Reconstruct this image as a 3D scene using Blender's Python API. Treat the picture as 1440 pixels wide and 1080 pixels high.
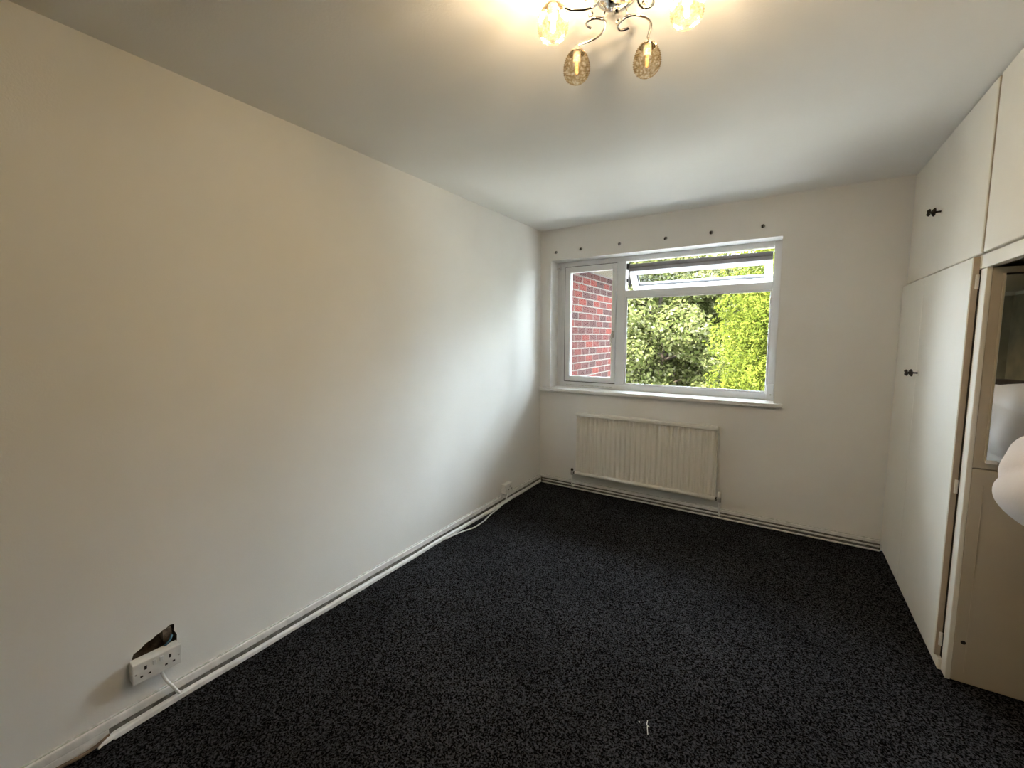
import bpy, bmesh, math, random
import numpy as np
from mathutils import Vector, Matrix

for o in list(bpy.data.objects):
    bpy.data.objects.remove(o, do_unlink=True)
SC = bpy.context.scene
COL = SC.collection
R = math.radians
random.seed(7)
RNG = np.random.default_rng(7)

# ------------------------------------------------------------------ camera
CAM = dict(f=601.106, yaw=-0.5775, pitch=-0.0958, roll=-0.0019,
           loc=(1.9464, -3.6536, 1.4196), px=-12.98, py=-8.96)
cd = bpy.data.cameras.new('camera')
cam = bpy.data.objects.new('camera', cd)
COL.objects.link(cam)
sy, cy = math.sin(CAM['yaw']), math.cos(CAM['yaw'])
sp, cp = math.sin(CAM['pitch']), math.cos(CAM['pitch'])
fw = Vector((sy * cp, cy * cp, sp))
rt = Vector((cy, -sy, 0))
up = rt.cross(fw)
cr, sr = math.cos(CAM['roll']), math.sin(CAM['roll'])
r2 = rt * cr + up * sr
u2 = -rt * sr + up * cr
M = Matrix((r2, u2, -fw)).transposed().to_4x4()
M.translation = Vector(CAM['loc'])
cam.matrix_world = M
cd.sensor_fit = 'HORIZONTAL'
cd.sensor_width = 36.0
cd.lens = CAM['f'] * 36.0 / 1440.0
cd.shift_x = -CAM['px'] / 1440.0
cd.shift_y = CAM['py'] / 1440.0
cd.clip_start = 0.02
cd.clip_end = 300
SC.camera = cam

# ------------------------------------------------------------------ light
world = bpy.data.worlds.new('world')
SC.world = world
world.use_nodes = True
bg = world.node_tree.nodes['Background']
bg.inputs['Color'].default_value = (0.80, 0.90, 1.0, 1)
SKY = 14.6
bg.inputs['Strength'].default_value = SKY
sd = bpy.data.lights.new('sun', 'SUN')
sd.energy = 30.0
sd.angle = R(1.5)
sd.color = (1.0, 0.93, 0.80)
sun = bpy.data.objects.new('sun', sd)
COL.objects.link(sun)
sun.rotation_euler = Vector((0.38, 0.72, -0.85)).to_track_quat('-Z', 'Y').to_euler()
LAMP_W = 7.2          # watts for each lit bulb
vs = SC.view_settings
vs.view_transform = 'Standard'
vs.look = 'None'
vs.gamma = 1.0
vs.exposure = 1.08
vs.use_curve_mapping = False

# ------------------------------------------------------------------ materials
MATS = {}
def mat(name, col, rough=0.6, metal=0.0, var=0.0, vscale=6.0, bump=0.0, bscale=200.0, spec=0.5, coat=0.0, sheen=0.0, col2=None):
    m = bpy.data.materials.new(name)
    m.use_nodes = True
    nt = m.node_tree
    b = nt.nodes['Principled BSDF']
    b.inputs['Roughness'].default_value = rough
    b.inputs['Metallic'].default_value = metal
    b.inputs['Specular IOR Level'].default_value = spec
    b.inputs['Coat Weight'].default_value = coat
    b.inputs['Sheen Weight'].default_value = sheen
    c = (*col, 1)
    b.inputs['Base Color'].default_value = c
    tc = nt.nodes.new('ShaderNodeTexCoord')
    n = nt.nodes.new('ShaderNodeTexNoise')
    n.inputs['Scale'].default_value = vscale
    n.inputs['Detail'].default_value = 4
    nt.links.new(tc.outputs['Object'], n.inputs['Vector'])
    r = nt.nodes.new('ShaderNodeValToRGB')
    k = max(var, 0.02)
    if col2 is None:
        lo = [max(0, x * (1 - k)) for x in col]
        hi = [min(1, x * (1 + k)) for x in col]
    else:
        lo, hi = col, col2
    r.color_ramp.elements[0].position = 0.36
    r.color_ramp.elements[1].position = 0.64
    r.color_ramp.elements[0].color = (*lo, 1)
    r.color_ramp.elements[1].color = (*hi, 1)
    nt.links.new(n.outputs['Fac'], r.inputs['Fac'])
    nt.links.new(r.outputs['Color'], b.inputs['Base Color'])
    if bump > 0:
        n2 = nt.nodes.new('ShaderNodeTexNoise')
        n2.inputs['Scale'].default_value = bscale
        n2.inputs['Detail'].default_value = 3
        nt.links.new(tc.outputs['Object'], n2.inputs['Vector'])
        bp = nt.nodes.new('ShaderNodeBump')
        bp.inputs['Strength'].default_value = bump
        bp.inputs['Distance'].default_value = 0.002
        nt.links.new(n2.outputs['Fac'], bp.inputs['Height'])
        nt.links.new(bp.outputs['Normal'], b.inputs['Normal'])
    MATS[name] = m
    return m

mat('wall_paint', (0.835, 0.83, 0.80), 0.75, var=0.025, vscale=1.6, bump=0.25, bscale=160)
mat('ceiling_paint', (0.875, 0.865, 0.83), 0.85, var=0.02, vscale=1.2, bump=0.25, bscale=120)
mat('gloss_white', (0.80, 0.79, 0.76), 0.35, var=0.05, vscale=9, bump=0.15, bscale=60)
mat('old_gloss', (0.80, 0.79, 0.77), 0.4, var=0.10, vscale=22, bump=0.5, bscale=70)
mat('upvc', (0.77, 0.78, 0.79), 0.3, var=0.015)
mat('upvc_grey', (0.22, 0.21, 0.20), 0.5, var=0.1)
mat('gasket', (0.02, 0.02, 0.02), 0.6)
mat('sash_brown', (0.075, 0.058, 0.045), 0.5, var=0.2, vscale=12)
mat('dirt', (0.75, 0.75, 0.73), 0.5, col2=(0.45, 0.45, 0.40), vscale=40)
mat('cream_paint', (0.86, 0.83, 0.75), 0.5, var=0.02, vscale=3, bump=0.05, bscale=40, spec=0.2, coat=0.15)
mat('door_edge', (0.50, 0.42, 0.33), 0.5, var=0.08, vscale=15)
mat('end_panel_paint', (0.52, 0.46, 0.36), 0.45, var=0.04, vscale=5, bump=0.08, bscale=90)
mat('gap_shade', (0.20, 0.19, 0.17), 0.9, var=0.4, vscale=30)
mat('dark_void', (0.02, 0.017, 0.014), 0.9)
mat('bronze', (0.035, 0.028, 0.02), 0.35, metal=0.7, var=0.3, vscale=60)
mat('chrome', (0.78, 0.76, 0.74), 0.08, metal=1.0)
mat('valve_metal', (0.50, 0.48, 0.45), 0.3, metal=0.9, var=0.2, vscale=60)
mat('radiator_paint', (0.82, 0.80, 0.73), 0.5, var=0.02)
mat('socket_plastic', (0.76, 0.76, 0.73), 0.4, var=0.06, vscale=30)
mat('cable_white', (0.82, 0.82, 0.80), 0.45)
mat('plaster_broken', (0.13, 0.10, 0.075), 0.95, var=0.5, vscale=45, bump=0.8, bscale=90)
mat('old_wood', (0.20, 0.14, 0.09), 0.8, var=0.35, vscale=40)
mat('blue_wire', (0.05, 0.15, 0.25), 0.5)
mat('mirror_silver', (0.80, 0.82, 0.78), 0.02, metal=1.0)
mat('duvet_fabric', (0.78, 0.71, 0.68), 0.9, var=0.03, vscale=5, bump=0.3, bscale=120, sheen=0.3)
mat('blanket_grey', (0.60, 0.61, 0.62), 0.9, var=0.05, bump=0.3, bscale=120, sheen=0.3)
mat('dark_fabric', (0.06, 0.045, 0.04), 0.9, var=0.3)
mat('olive_wood', (0.22, 0.19, 0.12), 0.5, var=0.2, vscale=9)
mat('red_wood', (0.22, 0.075, 0.05), 0.4, var=0.25, vscale=14)
mat('mortar', (0.072, 0.062, 0.054), 0.95, spec=0.0, var=0.12, vscale=50, bump=0.6, bscale=120)
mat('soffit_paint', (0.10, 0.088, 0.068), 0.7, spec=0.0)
mat('roof_dark', (0.06, 0.05, 0.045), 0.8)
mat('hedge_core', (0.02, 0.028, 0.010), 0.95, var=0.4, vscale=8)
mat('bark', (0.05, 0.036, 0.025), 0.9, var=0.3, vscale=12, bump=0.6, bscale=25)
mat('bounce_paving', (0.42, 0.405, 0.38), 0.9, var=0.15, vscale=3)
mat('plug_grey', (0.30, 0.29, 0.28), 0.8, var=0.3, vscale=80)
mat('lint', (0.75, 0.75, 0.73), 0.9)
mat('bulb_off', (0.6, 0.5, 0.36), 0.2)

# bricks: colour varies from brick to brick
def brick_mat():
    m = bpy.data.materials.new('brick_red'); m.use_nodes = True
    nt = m.node_tree; b = nt.nodes['Principled BSDF']
    b.inputs['Roughness'].default_value = 0.95
    b.inputs['Specular IOR Level'].default_value = 0.0
    oi = nt.nodes.new('ShaderNodeObjectInfo')
    r = nt.nodes.new('ShaderNodeValToRGB')
    e = r.color_ramp.elements
    e[0].color = (0.030, 0.0190, 0.0180, 1); e[1].color = (0.066, 0.0210, 0.0175, 1)
    x = e.new(0.4); x.color = (0.042, 0.0205, 0.0190, 1)
    x = e.new(0.75); x.color = (0.060, 0.0205, 0.0175, 1)
    nt.links.new(oi.outputs['Random'], r.inputs['Fac'])
    tc = nt.nodes.new('ShaderNodeTexCoord')
    n = nt.nodes.new('ShaderNodeTexNoise'); n.inputs['Scale'].default_value = 28; n.inputs['Detail'].default_value = 5
    nt.links.new(tc.outputs['Object'], n.inputs['Vector'])
    mx = nt.nodes.new('ShaderNodeMixRGB'); mx.blend_type = 'MULTIPLY'; mx.inputs[0].default_value = 0.6
    nt.links.new(r.outputs['Color'], mx.inputs[1]); nt.links.new(n.outputs['Fac'], mx.inputs[2])
    g = nt.nodes.new('ShaderNodeMixRGB'); g.blend_type = 'ADD'; g.inputs[0].default_value = 0.25
    nt.links.new(mx.outputs[0], g.inputs[1]); nt.links.new(r.outputs['Color'], g.inputs[2])
    nt.links.new(g.outputs[0], b.inputs['Base Color'])
    MATS['brick_red'] = m
brick_mat()

def carpet_mat():
    m = bpy.data.materials.new('carpet_black'); m.use_nodes = True
    nt = m.node_tree; b = nt.nodes['Principled BSDF']
    b.inputs['Roughness'].default_value = 1.0
    b.inputs['Specular IOR Level'].default_value = 0.02
    b.inputs['Sheen Weight'].default_value = 0.0
    b.inputs['Sheen Roughness'].default_value = 0.5
    tc = nt.nodes.new('ShaderNodeTexCoord')
    n = nt.nodes.new('ShaderNodeTexNoise'); n.inputs['Scale'].default_value = 150; n.inputs['Detail'].default_value = 2
    v = nt.nodes.new('ShaderNodeTexNoise'); v.inputs['Scale'].default_value = 2.2; v.inputs['Detail'].default_value = 3
    nt.links.new(tc.outputs['Object'], n.inputs['Vector']); nt.links.new(tc.outputs['Object'], v.inputs['Vector'])
    r = nt.nodes.new('ShaderNodeValToRGB')
    e = r.color_ramp.elements
    e[0].position = 0.42; e[0].color = (0.002, 0.002, 0.0022, 1)
    e[1].position = 0.66; e[1].color = (0.062, 0.062, 0.068, 1)
    nt.links.new(n.outputs['Fac'], r.inputs['Fac'])
    r2_ = nt.nodes.new('ShaderNodeValToRGB')
    r2_.color_ramp.elements[0].position = 0.3; r2_.color_ramp.elements[0].color = (0.7, 0.7, 0.7, 1)
    r2_.color_ramp.elements[1].position = 0.7; r2_.color_ramp.elements[1].color = (1, 1, 1, 1)
    nt.links.new(v.outputs['Fac'], r2_.inputs['Fac'])
    mx = nt.nodes.new('ShaderNodeMixRGB'); mx.blend_type = 'MULTIPLY'; mx.inputs[0].default_value = 1
    nt.links.new(r.outputs['Color'], mx.inputs[1]); nt.links.new(r2_.outputs['Color'], mx.inputs[2])
    nt.links.new(mx.outputs[0], b.inputs['Base Color'])
    MATS['carpet_black'] = m
carpet_mat()

def pane_mat():
    m = bpy.data.materials.new('window_glass'); m.use_nodes = True
    nt = m.node_tree; nt.nodes.clear()
    out = nt.nodes.new('ShaderNodeOutputMaterial')
    t = nt.nodes.new('ShaderNodeBsdfTransparent'); t.inputs['Color'].default_value = (0.97, 0.985, 0.98, 1)
    g = nt.nodes.new('ShaderNodeBsdfGlossy'); g.inputs['Roughness'].default_value = 0.02
    f = nt.nodes.new('ShaderNodeFresnel'); f.inputs['IOR'].default_value = 1.3
    mx = nt.nodes.new('ShaderNodeMixShader')
    nt.links.new(f.outputs[0], mx.inputs[0]); nt.links.new(t.outputs[0], mx.inputs[1]); nt.links.new(g.outputs[0], mx.inputs[2])
    nt.links.new(mx.outputs[0], out.inputs[0])
    MATS['window_glass'] = m
pane_mat()

def shade_mat():
    m = bpy.data.materials.new('crystal_glass'); m.use_nodes = True
    nt = m.node_tree; nt.nodes.clear()
    N = nt.nodes.new; L = nt.links.new
    out = N('ShaderNodeOutputMaterial')
    tc = N('ShaderNodeTexCoord')
    vo = N('ShaderNodeTexVoronoi'); vo.inputs['Scale'].default_value = 115
    L(tc.outputs['Object'], vo.inputs['Vector'])
    rp = N('ShaderNodeValToRGB')
    rp.color_ramp.elements[0].position = 0.15; rp.color_ramp.elements[0].color = (0.001, 0.001, 0.001, 1)
    rp.color_ramp.elements[1].position = 0.75; rp.color_ramp.elements[1].color = (0.007, 0.007, 0.007, 1)
    L(vo.outputs['Distance'], rp.inputs['Fac'])
    tcol = N('ShaderNodeValToRGB')
    tcol.color_ramp.elements[0].position = 0.38; tcol.color_ramp.elements[0].color = (0.99, 0.97, 0.93, 1)
    tcol.color_ramp.elements[1].position = 0.6; tcol.color_ramp.elements[1].color = (0.78, 0.68, 0.51, 1)
    L(vo.outputs['Distance'], tcol.inputs['Fac'])
    t = N('ShaderNodeBsdfTransparent'); L(tcol.outputs['Color'], t.inputs['Color'])
    g = N('ShaderNodeBsdfGlossy'); g.inputs['Roughness'].default_value = 0.1; g.inputs['Color'].default_value = (1, .95, .88, 1)
    tr = N('ShaderNodeBsdfTranslucent'); tr.inputs['Color'].default_value = (1.0, 0.88, 0.62, 1)
    m1 = N('ShaderNodeMixShader'); m1.inputs[0].default_value = 0.13
    m2 = N('ShaderNodeMixShader')
    L(rp.outputs['Color'], m2.inputs[0])
    L(t.outputs[0], m1.inputs[1]); L(g.outputs[0], m1.inputs[2])
    L(m1.outputs[0], m2.inputs[1]); L(tr.outputs[0], m2.inputs[2])
    L(m2.outputs[0], out.inputs[0])
    MATS['crystal_glass'] = m
shade_mat()

def emit_mat(name, col, s):
    m = bpy.data.materials.new(name); m.use_nodes = True
    b = m.node_tree.nodes['Principled BSDF']
    b.inputs['Base Color'].default_value = (0.9, 0.85, 0.75, 1)
    b.inputs['Emission Color'].default_value = (*col, 1)
    b.inputs['Emission Strength'].default_value = s
    MATS[name] = m
emit_mat('bulb_lit', (1.0, 0.80, 0.50), 45.0)

def leaf_mat(name, cols, trans=0.3):
    m = bpy.data.materials.new(name); m.use_nodes = True
    nt = m.node_tree; nt.nodes.clear()
    out = nt.nodes.new('ShaderNodeOutputMaterial')
    at = nt.nodes.new('ShaderNodeAttribute'); at.attribute_name = 'leafrand'
    r = nt.nodes.new('ShaderNodeValToRGB')
    e = r.color_ramp.elements
    e[0].color = (*cols[0], 1); e[1].color = (*cols[-1], 1)
    for i, c in enumerate(cols[1:-1]):
        x = e.new((i + 1) / (len(cols) - 1)); x.color = (*c, 1)
    nt.links.new(at.outputs['Fac'], r.inputs['Fac'])
    d = nt.nodes.new('ShaderNodeBsdfDiffuse'); t = nt.nodes.new('ShaderNodeBsdfTranslucent')
    nt.links.new(r.outputs['Color'], d.inputs['Color']); nt.links.new(r.outputs['Color'], t.inputs['Color'])
    mx = nt.nodes.new('ShaderNodeMixShader'); mx.inputs[0].default_value = trans
    nt.links.new(d.outputs[0], mx.inputs[1]); nt.links.new(t.outputs[0], mx.inputs[2])
    nt.links.new(mx.outputs[0], out.inputs[0])
    MATS[name] = m
leaf_mat('leaf_pale', [(0.030, 0.037, 0.010), (0.054, 0.062, 0.018), (0.088, 0.092, 0.034), (0.130, 0.125, 0.072)])
leaf_mat('leaf_gold', [(0.036, 0.047, 0.006), (0.056, 0.067, 0.009), (0.080, 0.088, 0.014), (0.062, 0.080, 0.014)])
leaf_mat('leaf_dark', [(0.016, 0.026, 0.008), (0.03, 0.045, 0.010), (0.05, 0.066, 0.013)])

# ------------------------------------------------------------------ helpers
def link(name, mesh, m, parent=None, smooth=False):
    if m is not None:
        mesh.materials.append(MATS[m])
    o = bpy.data.objects.new(name, mesh)
    COL.objects.link(o)
    if parent is not None:
        o.parent = parent
    if smooth:
        mesh.polygons.foreach_set('use_smooth', [True] * len(mesh.polygons))
    return o

def tag(o, label=None, cat=None, group=None, kind=None):
    if label: o['label'] = label
    if cat: o['category'] = cat
    if group: o['group'] = group
    if kind: o['kind'] = kind
    return o

def empty(name, loc=(0, 0, 0)):
    o = bpy.data.objects.new(name, None)
    COL.objects.link(o)
    o.location = loc
    o.empty_display_size = 0.05
    return o

def par(o, p):
    """parent keeping the world position (parents are unrotated empties)"""
    o.parent = p
    o.location = Vector(o.location) - Vector(p.location)
    return o

class MB:
    def __init__(s): s.v = []; s.f = []
    def add(s, vs_, fs):
        n = len(s.v); s.v += [tuple(x) for x in vs_]; s.f += [tuple(i + n for i in f) for f in fs]
    def box(s, lo, hi):
        x0, y0, z0 = lo; x1, y1, z1 = hi
        s.add([(x0, y0, z0), (x1, y0, z0), (x1, y1, z0), (x0, y1, z0), (x0, y0, z1), (x1, y0, z1), (x1, y1, z1), (x0, y1, z1)],
              [(0, 3, 2, 1), (4, 5, 6, 7), (0, 1, 5, 4), (1, 2, 6, 5), (2, 3, 7, 6), (3, 0, 4, 7)])
    def tube(s, pts, rad, n=10, cap=True):
        pts = [Vector(p) for p in pts]
        rads = rad if isinstance(rad, (list, tuple)) else [rad] * len(pts)
        rings = []; nrm = None
        for i, p in enumerate(pts):
            a = pts[max(i - 1, 0)]; b = pts[min(i + 1, len(pts) - 1)]
            t = (b - a).normalized()
            if nrm is None:
                nrm = t.orthogonal().normalized()
            nrm = (nrm - t * nrm.dot(t)).normalized()
            bn = t.cross(nrm)
            rings.append([p + (nrm * math.cos(2 * math.pi * k / n) + bn * math.sin(2 * math.pi * k / n)) * rads[i] for k in range(n)])
        vs_ = [v for r_ in rings for v in r_]; fs = []
        for i in range(len(pts) - 1):
            for k in range(n):
                fs.append((i * n + k, i * n + (k + 1) % n, (i + 1) * n + (k + 1) % n, (i + 1) * n + k))
        if cap:
            fs.append(tuple(range(n - 1, -1, -1))); m_ = (len(pts) - 1) * n
            fs.append(tuple(m_ + k for k in range(n)))
        s.add(vs_, fs)
    def lathe(s, prof, n=24, center=(0, 0, 0), axis=(0, 0, 1), closed=False):
        ax = Vector(axis).normalized(); e1 = ax.orthogonal().normalized(); e2 = ax.cross(e1); c = Vector(center)
        vs_ = []; fs = []
        for (r_, h) in prof:
            for k in range(n):
                a = 2 * math.pi * k / n
                vs_.append(c + ax * h + (e1 * math.cos(a) + e2 * math.sin(a)) * r_)
        for i in range(len(prof) - 1):
            for k in range(n):
                fs.append((i * n + k, i * n + (k + 1) % n, (i + 1) * n + (k + 1) % n, (i + 1) * n + k))
        s.add(vs_, fs)
    def build(s, name, m, parent=None, smooth=False, loc=None):
        me = bpy.data.meshes.new(name); me.from_pydata(s.v, [], s.f); me.update()
        o = link(name, me, m, parent, smooth)
        if loc is not None: o.location = loc
        return o

def boxo(name, lo, hi, m, parent=None, bevel=0.0, seg=2):
    """a bevelled box whose mesh is in world coordinates relative to parent's location"""
    off = Vector(parent.location) if parent is not None else Vector((0, 0, 0))
    if parent is not None and parent.parent is not None:
        off = off + Vector(parent.parent.location)
    lo = Vector(lo); hi = Vector(hi)
    c = (lo + hi) / 2; d = hi - lo
    bm = bmesh.new()
    bmesh.ops.create_cube(bm, size=1.0)
    for v in bm.verts: v.co = Vector((v.co.x * d.x, v.co.y * d.y, v.co.z * d.z))
    if bevel > 0:
        bmesh.ops.bevel(bm, geom=bm.edges[:], offset=min(bevel, min(d) * 0.45), segments=seg, affect='EDGES', profile=0.5)
    me = bpy.data.meshes.new(name); bm.to_mesh(me); bm.free()
    o = link(name, me, m, parent)
    o.location = c - off
    return o

def smoothpath(pts, n=8):
    P = [Vector(p) for p in pts]; out = []
    for i in range(len(P) - 1):
        p0 = P[max(i - 1, 0)]; p1 = P[i]; p2 = P[i + 1]; p3 = P[min(i + 2, len(P) - 1)]
        for k in range(n):
            t = k / n
            out.append(0.5 * ((2 * p1) + (p2 - p0) * t + (2 * p0 - 5 * p1 + 4 * p2 - p3) * t * t + (3 * p1 - p0 - 3 * p2 + p3) * t ** 3))
    out.append(P[-1]); return out

def prism(name, poly, y0, y1, m, parent=None):
    """polygon in (x,z) extruded along y"""
    n = len(poly); mb = MB()
    vs_ = [(x, y0, z) for x, z in poly] + [(x, y1, z) for x, z in poly]
    fs = [tuple(range(n)), tuple(range(2 * n - 1, n - 1, -1))]
    for i in range(n):
        j = (i + 1) % n; fs.append((j, i, i + n, j + n))
    mb.add(vs_, fs)
    return mb.build(name, m, parent)

# ------------------------------------------------------------------ room shell
H = 2.40
W = 2.584            # wardrobe front plane
XR = 3.19            # right wall
YN = -5.2            # wall behind the camera
X0, X1, Z0, Z1 = 0.104, 1.916, 0.935, 2.121     # window opening
TH = 0.30            # wall thickness

# floor: black carpet, uneven pile in the part that shows
def carpet():
    x0, x1, y0, y1 = 0.0, XR, -4.0, 0.0
    s = 0.0085
    nx = int((x1 - x0) / s); ny = int((y1 - y0) / s)
    xs = np.linspace(x0, x1, nx); ys = np.linspace(y0, y1, ny)
    X, Y = np.meshgrid(xs, ys)
    Z = -0.007 * RNG.random(X.shape)
    X = X + (RNG.random(X.shape) - .5) * 0.006; Y = Y + (RNG.random(X.shape) - .5) * 0.006
    X = np.clip(X, x0, x1); Y = np.clip(Y, y0, y1)
    co = np.stack([X, Y, Z], -1).reshape(-1, 3)
    i = np.arange((nx - 1) * (ny - 1)); r_ = i // (nx - 1); c_ = i % (nx - 1); a = r_ * nx + c_
    q = np.stack([a, a + 1, a + 1 + nx, a + nx], -1)
    base = len(co)
    co = np.vstack([co, [[x0, YN, 0], [x1, YN, 0], [x1, y0, 0], [x0, y0, 0]]])
    q = np.vstack([q, [[base, base + 1, base + 2, base + 3]]])
    me = bpy.data.meshes.new('floor')
    me.vertices.add(len(co)); me.vertices.foreach_set('co', co.ravel())
    me.loops.add(q.size); me.loops.foreach_set('vertex_index', q.ravel())
    me.polygons.add(len(q)); me.polygons.foreach_set('loop_start', np.arange(0, q.size, 4)); 
    me.update(calc_edges=True)
    o = link('floor', me, 'carpet_black')
    tag(o, 'black short-pile carpet across the whole room floor', kind='structure')
carpet()

o = boxo('ceiling', (-0.3, YN - 0.3, H), (XR + 0.3, TH, H + 0.25), 'ceiling_paint'); tag(o, 'plain white painted ceiling', kind='structure')

# left wall with the broken hole above the loose socket
HOLE = [(-3.172, .236), (-3.165, .256), (-3.145, .262), (-3.128, .275), (-3.108, .279), (-3.092, .288), (-3.070, .292), (-3.05, .302), (-3.036, .299), (-3.038, .272), (-3.03, .25), (-3.034, .205), (-3.17, .205)]
def left_wall():
    bm = bmesh.new()
    outer = [(YN - .3, -0.05), (TH, -0.05), (TH, H + .02), (YN - .3, H + .02)]
    def loop(pts, x):
        vs_ = [bm.verts.new((x, y, z)) for y, z in pts]
        es = [bm.edges.new((vs_[i], vs_[(i + 1) % len(vs_)])) for i in range(len(vs_))]
        return vs_, es
    v1, e1 = loop(outer, 0); v2, e2 = loop(HOLE, 0)
    bmesh.ops.triangle_fill(bm, use_beauty=True, edges=e1 + e2)
    # hole sides and back
    v3 = [bm.verts.new((-0.05, y, z)) for y, z in HOLE]
    n = len(HOLE); side = []
    for i in range(n):
        side.append(bm.faces.new((v2[i], v2[(i + 1) % n], v3[(i + 1) % n], v3[i])))
    side.append(bm.faces.new(v3))
    v4 = [bm.verts.new((-0.25, y, z)) for y, z in outer]
    for i in range(4):
        bm.faces.new((v1[i], v1[(i + 1) % 4], v4[(i + 1) % 4], v4[i]))
    bm.faces.new(v4)
    for f in side: f.material_index = 1
    bmesh.ops.recalc_face_normals(bm, faces=bm.faces[:])
    me = bpy.data.meshes.new('wall_left'); bm.to_mesh(me); bm.free()
    o = link('wall_left', me, 'wall_paint'); me.materials.append(MATS['plaster_broken'])
    tag(o, 'long plain off-white wall with a broken hole behind the loose socket', kind='structure')
left_wall()

# window wall: four blocks round the opening joined as one wall
mb = MB()
xs = [0.0, X0, X1, XR + 0.25]; zs = [-0.05, Z0, Z1, H + 0.0]
mb.box((-0.0, 0, -0.05), (X0, TH, H)); mb.box((X1, 0, -0.05), (XR + .25, TH, H))
mb.box((X0, 0, -0.05), (X1, TH, Z0)); mb.box((X0, 0, Z1), (X1, TH, H))
o = mb.build('wall_far', 'wall_paint'); tag(o, 'off-white window wall with the recessed window opening', kind='structure')
o = boxo('wall_right', (XR, YN - .2, -0.05), (XR + .25, 0, H), 'wall_paint'); tag(o, 'off-white wall behind the fitted wardrobes', kind='structure')
o = boxo('wall_near', (0, YN - .25, -0.05), (XR, YN, H), 'wall_paint'); tag(o, 'off-white wall opposite the window', kind='structure')

# reveal lining, brighter white gloss on the four faces of the opening
# ------------------------------------------------------------------ window
D0, D1 = 0.16, 0.23       # frame depth range
win = empty('window_1', (X0, D0, Z0)); tag(win, 'white plastic window with side casement and open top vent', kind='structure')
def wb(name, lo, hi, m='upvc', bev=0.004, p=None): return boxo(name, lo, hi, m, p or win, bev)
GX0, GX1 = 0.186, 1.866
wb('jamb', (X0, D0, Z0), (GX0, D1, Z1)); wb('jamb_lip', (X0, D0 - .006, Z0), (X0 + .045, D0, Z1)); wb('jamb', (GX1, D0, Z0), (X1, D1, Z1))
wb('head', (GX0, D0, 2.078), (GX1, D1, Z1)); wb('bottom_rail', (GX0, D0, Z0), (GX1, D1, 0.985))
wb('mullion', (0.685, D0 - .004, 0.985), (0.762, D1, 2.078)); wb('transom', (0.762, D0 - .002, 1.765), (GX1, D1, 1.822))
# small dirty strip on the bottom rail
wb('dirt_strip', (0.20, D0 - .0015, 0.950), (0.66, D0 + .002, 0.957), 'dirt', 0)
# fixed pane with beads
wb('pane', (0.765, 0.193, 0.988), (GX1 - .003, 0.199, 1.762), 'window_glass', 0)
for lo, hi in [((.762, .172, .985), (.777, .19, 1.765)), ((1.853, .172, .985), (1.866, .19, 1.765)), ((.777, .172, .985), (1.853, .19, .998)), ((.777, .172, 1.752), (1.853, .19, 1.765))]:
    wb('glazing_bead', lo, hi, 'upvc', .004)
# side casement, closed
cas = empty('casement', (0.16, D0, 1.0)); cas.parent = win; cas.location = Vector((0.163, 0.15, 1.0)) - win.location
def cbx(name, lo, hi, m='upvc', bev=.005):
    o = boxo(name, lo, hi, m, None, bev); o.parent = cas; o.location = Vector(o.location) - (cas.location + win.location); return o
CX0, CX1, CZ0, CZ1 = 0.183, 0.680, 0.992, 2.070
cbx('stile', (CX0, .148, CZ0), (CX0 + .052, .205, CZ1)); cbx('stile', (CX1 - .036, .148, CZ0), (CX1, .205, CZ1))
cbx('rail', (CX0 + .052, .148, CZ0), (CX1 - .036, .205, CZ0 + .05)); cbx('rail', (CX0 + .052, .148, CZ1 - .052), (CX1 - .036, .205, CZ1))
cbx('pane', (CX0 + .05, .18, CZ0 + .048), (CX1 - .034, .186, CZ1 - .05), 'window_glass', 0)
cbx('gasket', (CX0 - .006, .156, CZ0 - .004), (CX0, .166, CZ1), 'gasket', 0)
cbx('gasket', (CX0, .156, CZ0 - .006), (CX1, .166, CZ0), 'gasket', 0)
cbx('gasket', (CX0, .156, CZ1), (CX1, .166, CZ1 + .004), 'gasket', 0)
mbh = MB(); mbh.box((.652, .128, 1.405), (.672, .148, 1.465)); 
hdl = mbh.build('handle', 'valve_metal'); hdl.parent = cas; hdl.location = -(cas.location + win.location)
mbh = MB(); mbh.tube(smoothpath([(.662, .132, 1.45), (.660, .118, 1.44), (.655, .112, 1.40), (.650, .114, 1.345)]), [.009] * 20 + [.007] * 5, 8)
hdl = mbh.build('handle_lever', 'valve_metal', smooth=True); hdl.parent = cas; hdl.location = -(cas.location + win.location)

# top vent, hanging open outwards
vent = empty('vent_sash'); vent.parent = win
VT = Vector((0.0, 0.178, 2.020))
vent.location = VT - win.location
vent.rotation_euler = (R(44), 0, 0)     # bottom swings out
VX0, VX1, VH = 0.774, 1.856, 0.262
def vb(name, lo, hi, m='upvc', bev=.005):
    return boxo2(name, lo, hi, m, vent, bev)
def boxo2(name, lo, hi, m, p, bev):
    o = boxo(name, lo, hi, m, None, bev); o.parent = p; return o
vb('stile', (VX0, 0, -VH), (VX0 + .06, .05, 0)); vb('stile', (VX1 - .05, 0, -VH), (VX1, .05, 0))
vb('rail', (VX0 + .06, 0, -.085), (VX1 - .05, .05, 0)); vb('rail', (VX0 + .06, 0, -VH), (VX1 - .05, .05, -VH + .058))
vb('edge_strip', (VX0 - .002, -.006, -.034), (VX1 + .002, .050, .004), 'sash_brown', .003)
vb('pane', (VX0 + .058, .02, -VH + .056), (VX1 - .048, .026, -.083), 'window_glass', 0)
for lo, hi in [((VX0 + .06, .0, -VH + .058), (VX1 - .05, .02, -VH + .064)), ((VX0 + .06, 0, -VH + .064), (VX0 + .068, .02, -.085))]:
    vb('gasket', lo, hi, 'gasket', 0)
vb('handle', (1.33, -.022, -VH + .012), (1.365, 0, -VH + .05), 'upvc', .006)
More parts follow.
